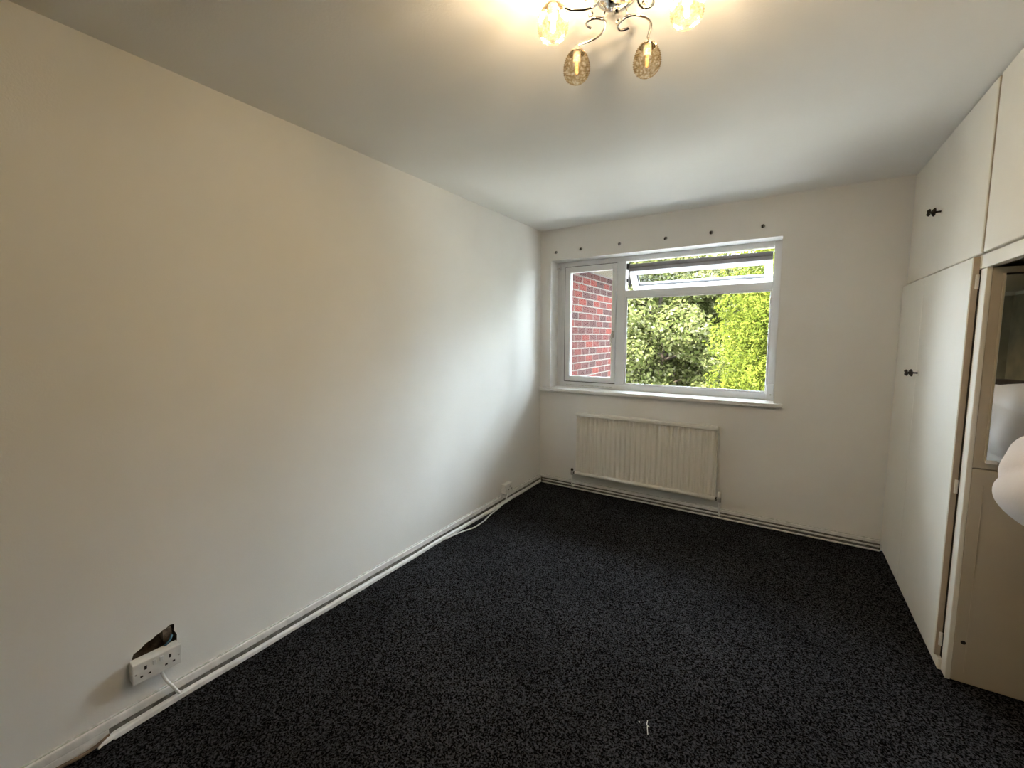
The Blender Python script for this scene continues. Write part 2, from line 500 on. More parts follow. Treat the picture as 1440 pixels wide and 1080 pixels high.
mbs = MB(); mbs.tube(smoothpath([(.772, .178, 2.045), (.779, .19, 2.0), (.773, .215, 1.95), (.777, .24, 1.90), (.772, .225, 1.85)]), .007, 6)
mbs.box((.764, .17, 2.01), (.782, .20, 2.06)); mbs.box((.764, .18, 1.90), (.776, .23, 1.925))
st = mbs.build('friction_stay', 'gasket'); st.parent = win; st.location = -win.location
mbs = MB(); mbs.tube([(.768, .185, 2.035), (.80, .165, 2.068)], .006, 6)
st = mbs.build('stay_arm', 'gasket'); st.parent = win; st.location = -win.location
# sill board
sl = boxo('sill', (0.012, -0.045, 0.905), (1.972, 0.0, 0.9345), 'gloss_white', win, .006)
sl = boxo('sill', (X0, 0.0, 0.925), (X1, D0, 0.9345 + .001), 'gloss_white', win, 0)
# reveal linings
lin = 0.0015
boxo('reveal_lining', (X0, 0.0, Z0), (X0 + lin, D0, Z1), 'gloss_white', win)
boxo('reveal_lining', (X1 - lin, -0.002, Z0), (X1 + .004, D0, Z1), 'gloss_white', win)
boxo('reveal_lining', (X0, 0.0, Z1 - lin), (X1, D0, Z1), 'gloss_white', win)

# blind brackets in the reveal corners
def bracket(x, z, w, h, label):
    b = empty('blind_bracket', (x, 0.13, z)); tag(b, label, 'bracket')
    boxo('plate', (x, .126, z), (x + w, .156, z + h), 'upvc', b, .004)
    mb_ = MB(); mb_.lathe([(0.0, -.001), (.006, -.001), (.006, .003), (0, .003)], 10, (x + w * .6, .125, z + h * .35), (0, 1, 0))
    s_ = mb_.build('screw', 'valve_metal', None); par(s_, b)
bracket(0.1085, 2.045, .032, .055, 'small white blind bracket in the upper corner of the window recess')
bracket(1.862, 0.936, .050, .12, 'tall white blind bracket standing on the sill corner')

# ------------------------------------------------------------------ skirting, trunking, pipes
def skirting(name, path, label):
    pass
def skirt(name, lo, hi, dlo, dhi, label):
    b = empty(name, ((lo[0] + hi[0]) / 2, (lo[1] + hi[1]) / 2, 0)); tag(b, label, kind='structure')
    boxo('board', lo, hi, 'old_gloss', b, .004)
    boxo('shadow_gap', dlo, dhi, 'gap_shade', b, 0)  # dark strip painted in for the shade under the board
    return b
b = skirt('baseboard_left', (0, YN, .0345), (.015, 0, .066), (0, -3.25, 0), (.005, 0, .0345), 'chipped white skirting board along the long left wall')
boxo('board', (0, YN, 0), (.0135, -3.252, .0345), 'old_gloss', b, .003)
boxo('paint_bead', (0, -3.6, .066), (.009, -.01, .071), 'dirt', b, .002)
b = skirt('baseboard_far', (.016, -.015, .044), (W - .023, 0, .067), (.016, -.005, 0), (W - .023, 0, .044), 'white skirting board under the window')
boxo('paint_bead', (.016, -.010, .067), (W - .023, 0, .072), 'dirt', b, .002)

# cable trunking along the left wall, a little wavy, broken off near its end
def trunk():
    mb = MB(); ys = np.linspace(-3.245, -0.03, 90); prev = None
    for i, y in enumerate(ys):
        wv = 0.0025 * math.sin(y * 5.1) + 0.0015 * math.sin(y * 13)
        x0, x1 = 0.0165 + wv * .3, 0.034 + wv; z1 = 0.020 + 0.002 * math.sin(y * 7.7)
        ring = [(x0, y, 0.0), (x1, y, 0.0), (x1, y, z1 - .005), (x1 - .005, y, z1), (x0, y, z1)]
        n = len(mb.v); mb.v += ring
        if i:
            for k in range(5):
                mb.f.append((n - 5 + k, n - 5 + (k + 1) % 5, n + (k + 1) % 5, n + k))
    mb.f.append((0, 1, 2, 3, 4)); n = len(mb.v); mb.f.append((n - 1, n - 2, n - 3, n - 4, n - 5))
    o = mb.build('cable_trunking', 'old_gloss'); tag(o, 'white painted trunking strip lying along the left skirting', 'trunking')
trunk()
def torn():
    mb = MB()
    mb.tube(smoothpath([(.026, -3.24, .012), (.035, -3.275, .011), (.045, -3.29, .008)]), [.011, .011, .011, .011, .011, .011, .010, .009, .008, .007, .006, .006, .005, .005, .004, .003, .002], 7)
    o = mb.build('torn_trim_end', 'old_gloss'); tag(o, 'ragged broken end of the white trunking on the carpet', 'trim')
    mb = MB()
    mb.tube(smoothpath([(.026, -3.255, .022), (.034, -3.29, .016), (.034, -3.33, .012), (.025, -3.375, .010), (.020, -3.43, .010)]), .006, 6)
    o = mb.build('curled_wood_strip', 'old_wood'); tag(o, 'curled brown sliver of wood beside the broken trunking end', 'wood strip')
torn()

pipes = []
def pipe(name, pts, label, rad=.0062, m='gloss_white'):
    mb = MB(); mb.tube(pts, rad, 10); o = mb.build(name, m, smooth=True); tag(o, label, 'pipe'); return o
pipe('heating_pipe', [(.045, -.026, .031), (.6, -.026, .0315), (1.4, -.0255, .0305), (W - .03, -.026, .031)], 'upper white heating pipe running along the far skirting')
pipe('heating_pipe', [(.045, -.036, .0068), (.9, -.035, .0068), (1.8, -.0365, .0068), (W - .03, -.036, .0068)], 'lower white heating pipe lying on the carpet under the window')

# ------------------------------------------------------------------ radiator
RX0, RX1, RZ0, RZ1, RY = 0.416, 1.572, 0.160, 0.735, -0.100
rad = empty('radiator', (RX0, -.05, 0)); tag(rad, 'white ribbed panel radiator on the wall under the window', 'radiator')
def rad_panel():
    n = 27; pitch = (RX1 - RX0) / n; prof = []
    for i in range(n):
        for k in range(10):
            t = k / 10.0
            h = 0.0 if t > .62 else (math.sin(math.pi * t / .62) ** .5 if 0 < t else 0.0)
            prof.append((RX0 + (i + t) * pitch, RY + .021 - .022 * h))
    prof.append((RX1, RY + .014))
    zs_ = [RZ0 + .006, RZ0 + .03, RZ0 + .05, RZ1 - .055, RZ1 - .035, RZ1 - .004]
    sc = [0.1, 0.25, 1, 1, .35, .1]
    mb = MB(); m = len(prof)
    for z, s in zip(zs_, sc):
        for x, y in prof:
            mb.v.append((x, RY + .010 + (y - RY - .010) * s, z))
    for j in range(len(zs_) - 1):
        for i in range(m - 1):
            a = j * m + i; mb.f.append((a, a + 1, a + 1 + m, a + m))
    o = mb.build('front_panel', 'radiator_paint', None, smooth=True); par(o, rad)
rad_panel()
boxo('back_panel', (RX0, -.074, RZ0 + .004), (RX1, -.05, RZ1 - .004), 'radiator_paint', rad, .006)
boxo('top_rail', (RX0 - .002, -.109, RZ1 - .028), (RX1 + .002, -.05, RZ1), 'radiator_paint', rad, .008, 3)
mb = MB(); mb.tube([(RX0, -.090, RZ0 + .014), (RX1, -.090, RZ0 + .014)], .0175, 14)
o = mb.build('bottom_header', 'radiator_paint', None, smooth=True); par(o, rad)
boxo('bracket', (RX0 + .12, -.055, RZ0 + .05), (RX0 + .16, -0.0, RZ1 - .08), 'radiator_paint', rad, .003)
boxo('bracket', (RX1 - .16, -.055, RZ0 + .05), (RX1 - .12, -0.0, RZ1 - .08), 'radiator_paint', rad, .003)
boxo('bleed_cover', (RX1 - .085, -.085, RZ1 - .002), (RX1 - .045, -.06, RZ1 + .006), 'radiator_paint', rad, .003)
def valve(x, s, cap_h):
    mb = MB()
    zc = RZ0 + .014
    mb.lathe([(.0, 0), (.014, 0), (.014, .012), (.009, .014), (.009, .03)], 12, (x, -.090, zc), (s, 0, 0))
    mb.lathe([(.012, -.022), (.013, -.02), (.013, .014), (.010, .018), (.010, .03), (.0, .03)], 12, (x + s * .032, -.090, zc), (0, 0, 1))
    o = mb.build('valve_body', 'valve_metal', None, smooth=False); par(o, rad)
    mb = MB(); mb.lathe([(.0115, .018), (.0125, .022), (.0125, .018 + cap_h), (.009, .024 + cap_h), (.0, .024 + cap_h)], 12, (x + s * .032, -.090, zc), (0, 0, 1))
    o = mb.build('valve_cap', 'radiator_paint' if s > 0 else 'bronze', None, smooth=True); par(o, rad)
    mb = MB(); mb.lathe([(.0, 0), (.0155, 0), (.0155, .01), (.0, .01)], 6, (x + s * .004, -.090, zc), (s, 0, 0))
    o = mb.build('union_nut', 'bronze', None); par(o, rad)
    mb = MB(); mb.tube(smoothpath([(x + s * .032, -.09, zc - .02), (x + s * .032, -.09, .06), (x + s * .032, -.075, .038), (x + s * .032, -.038, .031)]), .0062, 8)
    o = mb.build('pipe_tail', 'gloss_white', None, smooth=True); par(o, rad)
valve(RX0, -1, .012); valve(RX1, 1, .032)

# ------------------------------------------------------------------ sockets and cables
def socket(y0, y1, z0, z1, dep, label, double, tilt=0.0, xb=0.0):
    s = empty('wall_socket', (xb, (y0 + y1) / 2, (z0 + z1) / 2)); tag(s, label, 'socket')
    boxo('back_box', (xb + .001, y0 + .002, z0 + .002), (xb + dep - .012, y1 - .002, z1 - .002), 'socket_plastic', s, .003)
    fp = boxo('face_plate', (xb + dep - .012, y0, z0), (xb + dep, y1, z1), 'socket_plastic', s, .003)
    x = xb + dep
    if double:
        w = y1 - y0; h = z1 - z0
        for c in (0.25, 0.75):
            yc = y0 + w * c
            zc = z0 + h * .42
            for lo, hi in [((-.004, .012), (.004, .026)), ((-.016, -.012), (-.008, -.006)), ((.008, -.012), (.016, -.006))]:
                boxo('pin_slot', (x - .001, yc + lo[0], zc + lo[1]), (x + .0006, yc + hi[0], zc + hi[1]), 'dark_void', s, 0)
            o = boxo('switch', (x - .002, y0 + w * (.5 + (c - .5) * .28) - .006, z0 + h * .62), (x + .004, y0 + w * (.5 + (c - .5) * .28) + .006, z0 + h * .86), 'upvc', s, .002)
            mb = MB(); mb.lathe([(.0, .0008), (.0035, .0008), (.0035, 0)], 8, (x, y0 + w * (.06 if c < .5 else .94), z0 + h * .5), (1, 0, 0))
            o = mb.build('screw', 'valve_metal', None); par(o, s)
    else:
        w = y1 - y0; h = z1 - z0
        boxo('pin_slot', (x - .001, y0 + w * .55, z0 + h * .62), (x + .0006, y0 + w * .67, z0 + h * .72), 'dark_void', s, 0)
        boxo('pin_slot', (x - .001, y0 + w * .35, z0 + h * .35), (x + .0006, y0 + w * .47, z0 + h * .42), 'dark_void', s, 0)
        boxo('pin_slot', (x - .001, y0 + w * .75, z0 + h * .35), (x + .0006, y0 + w * .87, z0 + h * .42), 'dark_void', s, 0)
    return s
s1 = socket(-3.185, -3.035, 0.163, 0.240, .046, 'white double socket hanging loose below a hole in the wall', True)
s1.rotation_euler = (R(-2), R(3), 0); s1.location.x += .003
socket(-0.700, -0.585, 0.085, 0.167, .050, 'white socket box low on the wall near the window corner', False)
# bits sticking out of the hole
mb = MB(); mb.box((-.03, -3.075, .25), (.004, -3.048, .295)); o = mb.build('broken_plaster', 'plaster_broken'); tag(o, 'brown broken plaster lump standing in the hole above the loose socket', 'plaster')
mb = MB(); mb.tube(smoothpath([(-.02, -3.045, .25), (.008, -3.05, .262), (.018, -3.06, .252), (.012, -3.075, .235)]), .0045, 6)
o = mb.build('loose_wire', 'blue_wire', smooth=True); tag(o, 'short blue wire poking out above the loose socket', 'wire')
mb = MB(); mb.tube(smoothpath([(.028, -3.098, .166), (.033, -3.094, .14), (.036, -3.085, .11), (.034, -3.068, .075), (.034, -3.055, .045), (.028, -3.045, .026)]), .0055, 8)
o = mb.build('cable', 'cable_white', smooth=True); tag(o, 'thick white cable dropping from the loose double socket to the trunking', 'cable')
mb = MB(); mb.tube(smoothpath([(.030, -.640, .088), (.036, -.655, .06), (.045, -.70, .028), (.050, -.80, .008), (.066, -.95, .006), (.092, -1.08, .006), (.094, -1.21, .006), (.064, -1.31, .006), (.048, -1.40, .008), (.0425, -1.46, .008)]), .005, 7)
o = mb.build('cable', 'cable_white', smooth=True); tag(o, 'thin white cable curving over the carpet from the corner socket', 'cable')

# ------------------------------------------------------------------ wall plugs above the window
PL = ['small screw fixing over the window recess, nearest the long bare wall', 'small screw fixing in the wall over the middle of the side casement', 'small screw fixing in the wall right over the window mullion', 'small screw fixing over the open vent, next to the one over the mullion', 'small screw fixing in the wall above the vent handle', 'small screw fixing over the window recess, nearest the wardrobe']
for i, (x, z) in enumerate([(.156, 2.192), (.401, 2.197), (.748, 2.2), (1.123, 2.2), (1.453, 2.202), (1.79, 2.202)]):
    b = empty('wall_plug', (x, 0, z)); tag(b, PL[i], 'screw', 'curtain rail fixings above the window')
    mb = MB(); mb.lathe([(.0, -.003), (.010, -.004), (.014, .0)], 10, (x, 0, z), (0, 1, 0)); o = mb.build('plug_rim', 'plug_grey', None); par(o, b)
    a = random.uniform(-.5, .5)
    mb = MB(); mb.tube([(x, 0, z), (x + .004 * a, -.012, z + .003), (x + .010 * a, -.019, z - .014)], .0050, 6); o = mb.build('hook', 'bronze', None); par(o, b)

# ------------------------------------------------------------------ fitted wardrobe
YE = -1.264
wd = empty('fitted_wardrobe', (W + .3, YE / 2, 0)); tag(wd, 'cream gloss fitted wardrobe with one tall door beside the window wall', 'wardrobe')
boxo('carcass', (W + .022, YE + .024, 0.0), (XR - .002, -.003, 1.676), 'end_panel_paint', wd, 0)
boxo('upper_end_panel', (W + .016, YE, .902), (XR - .002, YE + .022, 1.676), 'end_panel_paint', wd, .002)
boxo('lower_end_panel', (W + .016, YE - .003, .004), (XR - .002, YE + .022, .897), 'end_panel_paint', wd, .003)
boxo('end_stile', (W + .05, YE - .006, .05), (W + .054, YE - .003, .84), 'end_panel_paint', wd, .001)
boxo('stile', (W, YE - .002, .0), (W + .016, YE + .058, 1.678), 'cream_paint', wd, .003)
boxo('stile', (W, YE + .058, .05), (W + .016, -.003, 1.678), 'dark_void', wd, 0)  # near-black sheet, paints the dark in the gaps round the door
boxo('plinth', (W - .012, YE + .05, 0), (W + .016, -.003, .046), 'cream_paint', wd, .003)
def slab(name, pts, x0, x1, m, p, edge=None):
    """pts (y,z) outline, front at x0; returns mesh part"""
    n = len(pts); mb = MB(); off = Vector(p.location)
    b = 0.003
    cyy = sum(q[0] for q in pts) / n; czz = sum(q[1] for q in pts) / n
    ins = [(y + (b if y < cyy else -b), z + (b if z < czz else -b)) for y, z in pts]
    vs_ = [(x0, y, z) for y, z in ins] + [(x0 + b, y, z) for y, z in pts] + [(x1, y, z) for y, z in pts]
    fs = [tuple(range(n)), tuple(range(3 * n - 1, 2 * n - 1, -1))]
    for i in range(n):
        j = (i + 1) % n
        fs.append((j, i, i + n, j + n)); fs.append((j + n, i + n, i + 2 * n, j + 2 * n))
    mb.add([Vector(v) - off for v in vs_], fs)
    o = mb.build(name, m, p)
    if edge:
        o.data.materials.append(MATS[edge])
        for poly in o.data.polygons:
            if abs(poly.normal.x) < .3 and poly.normal.y < -.8 and len(poly.vertices) == 4:
                poly.material_index = 1
    # make normals consistent
    bm = bmesh.new(); bm.from_mesh(o.data); bmesh.ops.recalc_face_normals(bm, faces=bm.faces[:]); bm.to_mesh(o.data); bm.free()
    return o
door = slab('door', [(-.505, .05), (-1.192, .05), (-1.192, 1.727), (-.501, 1.727)], W - .022, W - .001, 'cream_paint', wd, 'door_edge')
slab('filler_panel', [(-.004, .046), (-.499, .046), (-.500, 1.727), (-.004, 1.727)], W - .022, W - .001, 'cream_paint', wd)
for z in (1.63, .80, .13):
    mb = MB(); mb.lathe([(0, -.028), (.006, -.028), (.006, .028), (0, .028)], 8, (W - .006, -1.199, z), (0, 0, 1))
    o = mb.build('hinge', 'gloss_white', None); par(o, wd)
mb = MB(); mb.lathe([(0, -.0008), (.008, -.0008), (.008, .0)], 12, (2.626, YE - .003, .176), (0, 1, 0)); o = mb.build('screw_hole', 'dark_void', None); par(o, wd)

def knob(x, y, z, ang, parent, z_tilt):
    off = Vector(parent.location)
    k = empty('handle', Vector((x, y, z)) - off); k.parent = parent
    mb = MB(); mb.lathe([(.0, -.003), (.013, -.002), (.014, 0), (.0, 0)], 14, (0, 0, 0), (1, 0, 0))
    o = mb.build('back_plate', 'cream_paint', k, True)
    mb = MB(); mb.lathe([(.005, 0), (.0045, .018), (.007, .022), (.006, .03), (.009, .036), (.004, .042), (.0, .044)], 10, (0, 0, 0), (-1, 0, 0))
    mb.build('stem', 'bronze', k, True)
    mb = MB()
    c, s = math.cos(ang), math.sin(ang)
    for xo, L, rr in ((-.027, .021, .009), (-.046, .018, .009)):
        mb.tube([(xo, -L * c, -L * s), (xo - .002, -L * .5 * c, -L * .5 * s), (xo - .003, 0, 0), (xo - .002, L * .5 * c, L * .5 * s), (xo, L * c, L * s)], [.003, rr, .005, rr, .003], 8)
    mb.build('grip', 'bronze', k, True)
    return k
knob(W - .022, -.545, 1.222, R(60), wd, 0)
mb = MB()

# overhead cupboards
oc = empty('overhead_cupboard', (W + .3, -.6, 1.68)); tag(oc, 'cream overhead cupboard above the fitted wardrobe by the window wall', 'cupboard')
boxo('carcass', (W + .02, -1.196, 1.70), (XR - .002, -.003, H - .002), 'end_panel_paint', oc, 0)
slab('door', [(-.004, 1.741), (-1.196, 1.741), (-1.196, H - .006), (-.004, H - .006)], W - .002, W + .018, 'cream_paint', oc, 'door_edge')
boxo('bottom_rail', (W, -1.203, 1.680), (W + .03, -.003, 1.732), 'cream_paint', oc, .002)
knob(W - .002, -.608, 2.038, R(-60), oc, 0)
oc2 = empty('overhead_cupboard', (W + .3, -2.1, 1.68)); tag(oc2, 'cream overhead cupboard bridging the recess with the mirror', 'cupboard')
boxo('carcass', (W + .02, -3.0, 1.70), (XR - .002, -1.206, H - .002), 'end_panel_paint', oc2, 0)
boxo('gap_strip', (W + .004, -1.222, 1.742), (W + .0195, -1.1995, H - .03), 'door_edge', oc2, 0)
slab('door', [(-1.219, 1.741), (-2.1, 1.741), (-2.1, H - .006), (-1.223, H - .006)], W - .002, W + .018, 'cream_paint', oc2, None)
slab('door', [(-2.106, 1.741), (-3.0, 1.741), (-3.0, H - .006), (-2.106, H - .006)], W - .002, W + .018, 'cream_paint', oc2, None)
boxo('bottom_rail', (W, -3.0, 1.680), (W + .03, -1.204, 1.732), 'cream_paint', oc2, .002)
knob(W - .002, -1.7, 2.038, R(-60), oc2, 0)

# second wardrobe across the recess (seen in the mirror)
wd2 = empty('fitted_wardrobe', (W + .3, -3.6, 0)); tag(wd2, 'cream fitted wardrobe facing the mirror across the recess', 'wardrobe')
boxo('carcass', (W + .02, -4.2, 0), (XR - .002, -3.03, H - .002), 'end_panel_paint', wd2, 0)
for i, (a, b_) in enumerate([(W + .03, W + .2), (W + .21, W + .39), (W + .40, XR - .01)]):
    boxo('end_board', (a, -3.03, .02), (b_, -3.012, 1.676), 'olive_wood', wd2, .004)
slab('door', [(-3.03, .05), (-4.19, .05), (-4.19, 1.70), (-3.03, 1.70)], W, W + .018, 'cream_paint', wd2, None)

o = boxo('trim_1', (XR - .018, -3.0, .0), (XR - .0005, YE - .02, 1.676), 'olive_wood'); tag(o, 'dark olive board lining the back of the recess', kind='structure')
# mirror on the end panel
mi = empty('mirror', (2.63, YE, .93)); tag(mi, 'frameless mirror fixed to the wardrobe end panel above the bedding', 'mirror')
boxo('glass', (2.632, YE - .012, .935), (3.12, YE - .0075, 1.645), 'mirror_silver', mi, .0015)
boxo('edge_trim', (2.626, YE - .014, .935), (2.632, YE - .0065, 1.651), 'end_panel_paint', mi, .001)
boxo('edge_trim', (2.632, YE - .014, 1.645), (3.12, YE - .0065, 1.652), 'bronze', mi, .001)
boxo('clip', (2.630, YE - .016, .926), (2.662, YE - .0065, .940), 'gloss_white', mi, .002)

# chest in the recess carrying the bedding
XC = XR - .02
ch = empty('chest_of_drawers', (2.95, -1.95, 0)); tag(ch, 'white chest of drawers with a red-brown top in the recess', 'chest')
boxo('body', (2.79, -2.45, 0), (XC, -1.50, .755), 'cream_paint', ch, .004)
boxo('top', (2.765, -2.47, .755), (XC, -1.42, .785), 'red_wood', ch, .004)
for i in range(3):
    d_ = boxo('drawer', (2.776, -2.43, .03 + i * .24), (2.79, -1.52, .25 + i * .24), 'cream_paint', ch, .004)
    boxo('knob', (2.762, -1.99, .13 + i * .24), (2.776, -1.96, .16 + i * .24), 'bronze', ch, .004)

# duvet heaped on the chest
def heap(name, c, rad_, m, seed, label, cat, amp=.06, e=0.8, floorz=None, fold=.05):
    rg = np.random.default_rng(seed); nu, nv = 96, 64
    ph = rg.random((14, 4)) * 6.28; fr = rg.uniform(1.0, 3.2, (14, 3)); 
    mb = MB()
    for j in range(nv + 1):
        b = -math.pi / 2 + math.pi * j / nv
        for i in range(nu):
            a = 2 * math.pi * i / nu
            def sg(t, e_): return math.copysign(abs(t) ** e_, t)
            n = np.array([sg(math.cos(b), e) * sg(math.cos(a), e), sg(math.cos(b), e) * sg(math.sin(a), e), sg(math.sin(b), e)])
            d = 0
            for k in range(14):
                d += math.sin(fr[k] @ (n * 2.1) + ph[k, 0]) / 14 * 2
            w = abs(math.sin(3.0 * n[2] + 2.2 * n[1] + 1.7 * n[0] + 1.3 * math.sin(2 * n[1] + ph[0, 1])))
            s = 1 + amp * d + fold * (w ** .6 - .75)
            p = np.array(c) + n * np.array(rad_) * s
            p[0] = min(p[0], 3.165)
            if floorz is not None: p[2] = max(p[2], floorz)
            mb.v.append(tuple(p))
    for j in range(nv):
        for i in range(nu):
            mb.f.append((j * nu + i, j * nu + (i + 1) % nu, (j + 1) * nu + (i + 1) % nu, (j + 1) * nu + i))
    o = mb.build(name, m, smooth=True); tag(o, label, cat); return o
heap('duvet', (2.862, -1.80, .985), (.345, .33, .215), 'duvet_fabric', 3, 'pale pink-white duvet bundled up over the edge of the chest', 'duvet', .045, .95, .7875, .07)
heap('blanket', (2.95, -2.33, .915), (.20, .13, .13), 'blanket_grey', 8, 'grey blanket folded behind the duvet on the chest', 'blanket', .05, .6, .787)
heap('cushion', (2.95, -2.33, 1.115), (.17, .10, .068), 'dark_fabric', 9, 'dark brown cushion lying on the grey blanket', 'cushion', .03, .7)

# ------------------------------------------------------------------ ceiling light
LC = Vector((1.511, -2.397, H))
lt = empty('ceiling_light', LC); tag(lt, 'chrome five-arm ceiling light with bubbled crystal glass shades', 'ceiling light')
mb = MB(); mb.lathe([(.0, -.055), (.02, -.055), (.045, -.048), (.062, -.034), (.070, -.016), (.070, 0), (.0, 0)], 40)
mb.build('ceiling_plate', 'chrome', lt, True)
mb = MB(); mb.lathe([(.0, -.078), (.008, -.076), (.012, -.068), (.007, -.060), (.007, -.050)], 16); mb.build('finial', 'chrome', lt, True)
# arm B in the arm's own frame (shade direction = +X), unprojected scroll shape
bp = [(1.548, -2.217), (1.558, -2.237), (1.570, -2.264), (1.571, -2.288), (1.560, -2.314), (1.541, -2.334), (1.521, -2.341), (1.500, -2.334), (1.489, -2.322), (1.490, -2.307), (1.500, -2.300), (1.516, -2.299)]
a0 = math.atan2(bp[0][1] - LC.y, bp[0][0] - LC.x)
loc = []
for x, y in bp:
    dx, dy = x - LC.x, y - LC.y
    loc.append((dx * math.cos(-a0) - dy * math.sin(-a0), dx * math.sin(-a0) + dy * math.cos(-a0)))
zarm = [-.060, -.058, -.056, -.056, -.057, -.058, -.060, -.062, -.063, -.064, -.064, -.064]
armmb = MB(); armmb.tube(smoothpath([(x, y, z) for (x, y), z in zip(loc, zarm)], 6), .0042, 10)
rs = loc[0][0]
SR, SH = .041, .098
def shade_mesh():
    nu, nv = 40, 30; mb = MB()
    for j in range(nv + 1):
        t = j / nv
        # egg, narrow at the top, open at the bottom
        r_ = SR * (max(0, 1 - ((.58 - t) / .64) ** 2) ** .62 if t < .58 else (1 - ((t - .58) / .43) ** 2.4) ** .5)
        z = -.014 - SH * t
        for i in range(nu):
            bmp = .0026 if (i + j) % 2 == 0 else -.0012
            a = 2 * math.pi * (i + .5 * 0) / nu
            mb.v.append(((r_ + bmp) * math.cos(a), (r_ + bmp) * math.sin(a), z))
    for j in range(nv):
        for i in range(nu):
            a = j * nu + i; b = j * nu + (i + 1) % nu; c = (j + 1) * nu + (i + 1) % nu; d = (j + 1) * nu + i
            if (i + j) % 2 == 0: mb.f += [(a, b, d), (b, c, d)]
            else: mb.f += [(a, b, c), (a, c, d)]
    return mb
shm = shade_mesh()
base_me = {}
def part(key, mbx, m, parent, smooth=True, loc_=None, rz=0):
    if key not in base_me:
        o = mbx.build(key, m, parent, smooth); base_me[key] = o.data
    else:
        o = bpy.data.objects.new(key, base_me[key]); COL.objects.link(o); o.parent = parent
    if loc_ is not None: o.location = loc_
    o.rotation_euler = (0, 0, rz)
    return o
capm = MB(); capm.lathe([(.0, .002), (.006, .002), (.008, -.004), (.013, -.010), (.022, -.018), (.0245, -.025)], 18)
postm = MB(); postm.tube([(loc[6][0], loc[6][1], -.060), (loc[6][0] - .006, loc[6][1] - .004, -.030)], .003, 8)
ballm = MB(); ballm.lathe([(.0, -.009), (.006, -.007), (.0085, 0), (.006, .007), (0, .009)], 12)
bulbm = MB(); bulbm.lathe([(.0, -.088), (.004, -.087), (.0065, -.082), (.0065, -.052), (.005, -.046)], 12)
holdm = MB(); holdm.lathe([(.0, -.052), (.012, -.052), (.0125, -.046), (.0125, -.018), (.0, -.018)], 14)
for k in range(5):
    ang = R(6 + 72 * k)
    part('arm', armmb, 'chrome', lt, True, None, ang)
    part('arm_post', postm, 'chrome', lt, True, None, ang)
    part('ball', ballm, 'chrome', lt, True, (loc[8][0] * math.cos(ang) - loc[8][1] * math.sin(ang), loc[8][0] * math.sin(ang) + loc[8][1] * math.cos(ang), -.05))
    pos = (rs * math.cos(ang), rs * math.sin(ang), -.060)
    part('shade_cap', capm, 'chrome', lt, True, pos)
    sh = part('lamp_shade', shm, 'crystal_glass', lt, False, pos, ang)
    lit = k not in (1, 2)
    part('bulb_holder', holdm, 'upvc', sh, True)
    if lit: part('bulb', bulbm, 'bulb_lit', sh, True)
    else: part('unlit_bulb', bulbm, 'bulb_off', sh, True)
    if lit:
        ld = bpy.data.lights.new('bulb_light', 'POINT'); ld.energy = LAMP_W; ld.color = (1.0, 0.80, 0.55); ld.shadow_soft_size = .012
        lo_ = bpy.data.objects.new('bulb_light', ld); COL.objects.link(lo_); lo_.parent = sh; lo_.location = (0, 0, -.078)

# ------------------------------------------------------------------ lint on the carpet
mb = MB(); mb.tube(smoothpath([(1.60, -2.145, .004), (1.603, -2.165, .005), (1.612, -2.170, .006), (1.606, -2.172, .005), (1.615, -2.20, .003)]), .0012, 5)
LINT = mb.build('thread', 'lint'); tag(LINT, 'short white thread lying on the black carpet', 'thread')
mb = MB(); mb.lathe([(0, -.002), (.002, -.0015), (.003, 0), (.002, .0015), (0, .002)], 6, (1.575, -2.165, .002), (.3, 1, 0)); o = mb.build('lint_speck', 'lint'); tag(o, 'tiny white lint speck on the black carpet', 'lint')

# ------------------------------------------------------------------ outside: brick wing
XB = 0.10
YW = 1.74
wall = empty('wall_outside', (XB - .1, 1.6, -3)); tag(wall, 'red brick side wall of the wing outside the left casement', kind='structure')
ZS = 2.143           # soffit height, tuned from the photograph
boxo('mortar_core', (XB - .5, TH, -3.0), (XB - .0018, YW, ZS), 'mortar', wall, 0)
bm_ = bmesh.new(); bmesh.ops.create_cube(bm_, size=1)
for v in bm_.verts: v.co = Vector((v.co.x * .10, v.co.y * .199, v.co.z * .063))
bmesh.ops.bevel(bm_, geom=bm_.edges[:], offset=.0015, segments=1, affect='EDGES')
bme = bpy.data.meshes.new('brick'); bm_.to_mesh(bme); bm_.free(); bme.materials.append(MATS['brick_red'])
ncr = 32
for c in range(ncr):
    zc = ZS - .04 - c * .0775
    for i in range(8):
        yc = TH + .05 + i * .2145 + (.107 if c % 2 else 0)
        if yc - .1 > YW - .02: continue
        b = bpy.data.objects.new('brick', bme); COL.objects.link(b); b.parent = wall
        b.location = Vector((XB - .05 + random.uniform(-.0015, .0015), yc, zc)) - wall.location
o = boxo('trim_3', (XB - .3, TH, ZS), (XB + .26, YW + .25, ZS + .04), 'soffit_paint'); tag(o, 'cream soffit under the roof edge outside', kind='structure')
o = boxo('trim_4', (XB - .002, TH, ZS - .014), (XB + .012, YW, ZS), 'roof_dark'); tag(o, 'dark strip where the brick wall meets the soffit', kind='structure')
o = boxo('ground', (-40, TH, -3.2), (40, 60, -3.0), 'bounce_paving'); tag(o, 'unseen ground far below the window, kept pale to bounce light', kind='structure')  # hidden from the camera, made pale to throw light up to the ceiling

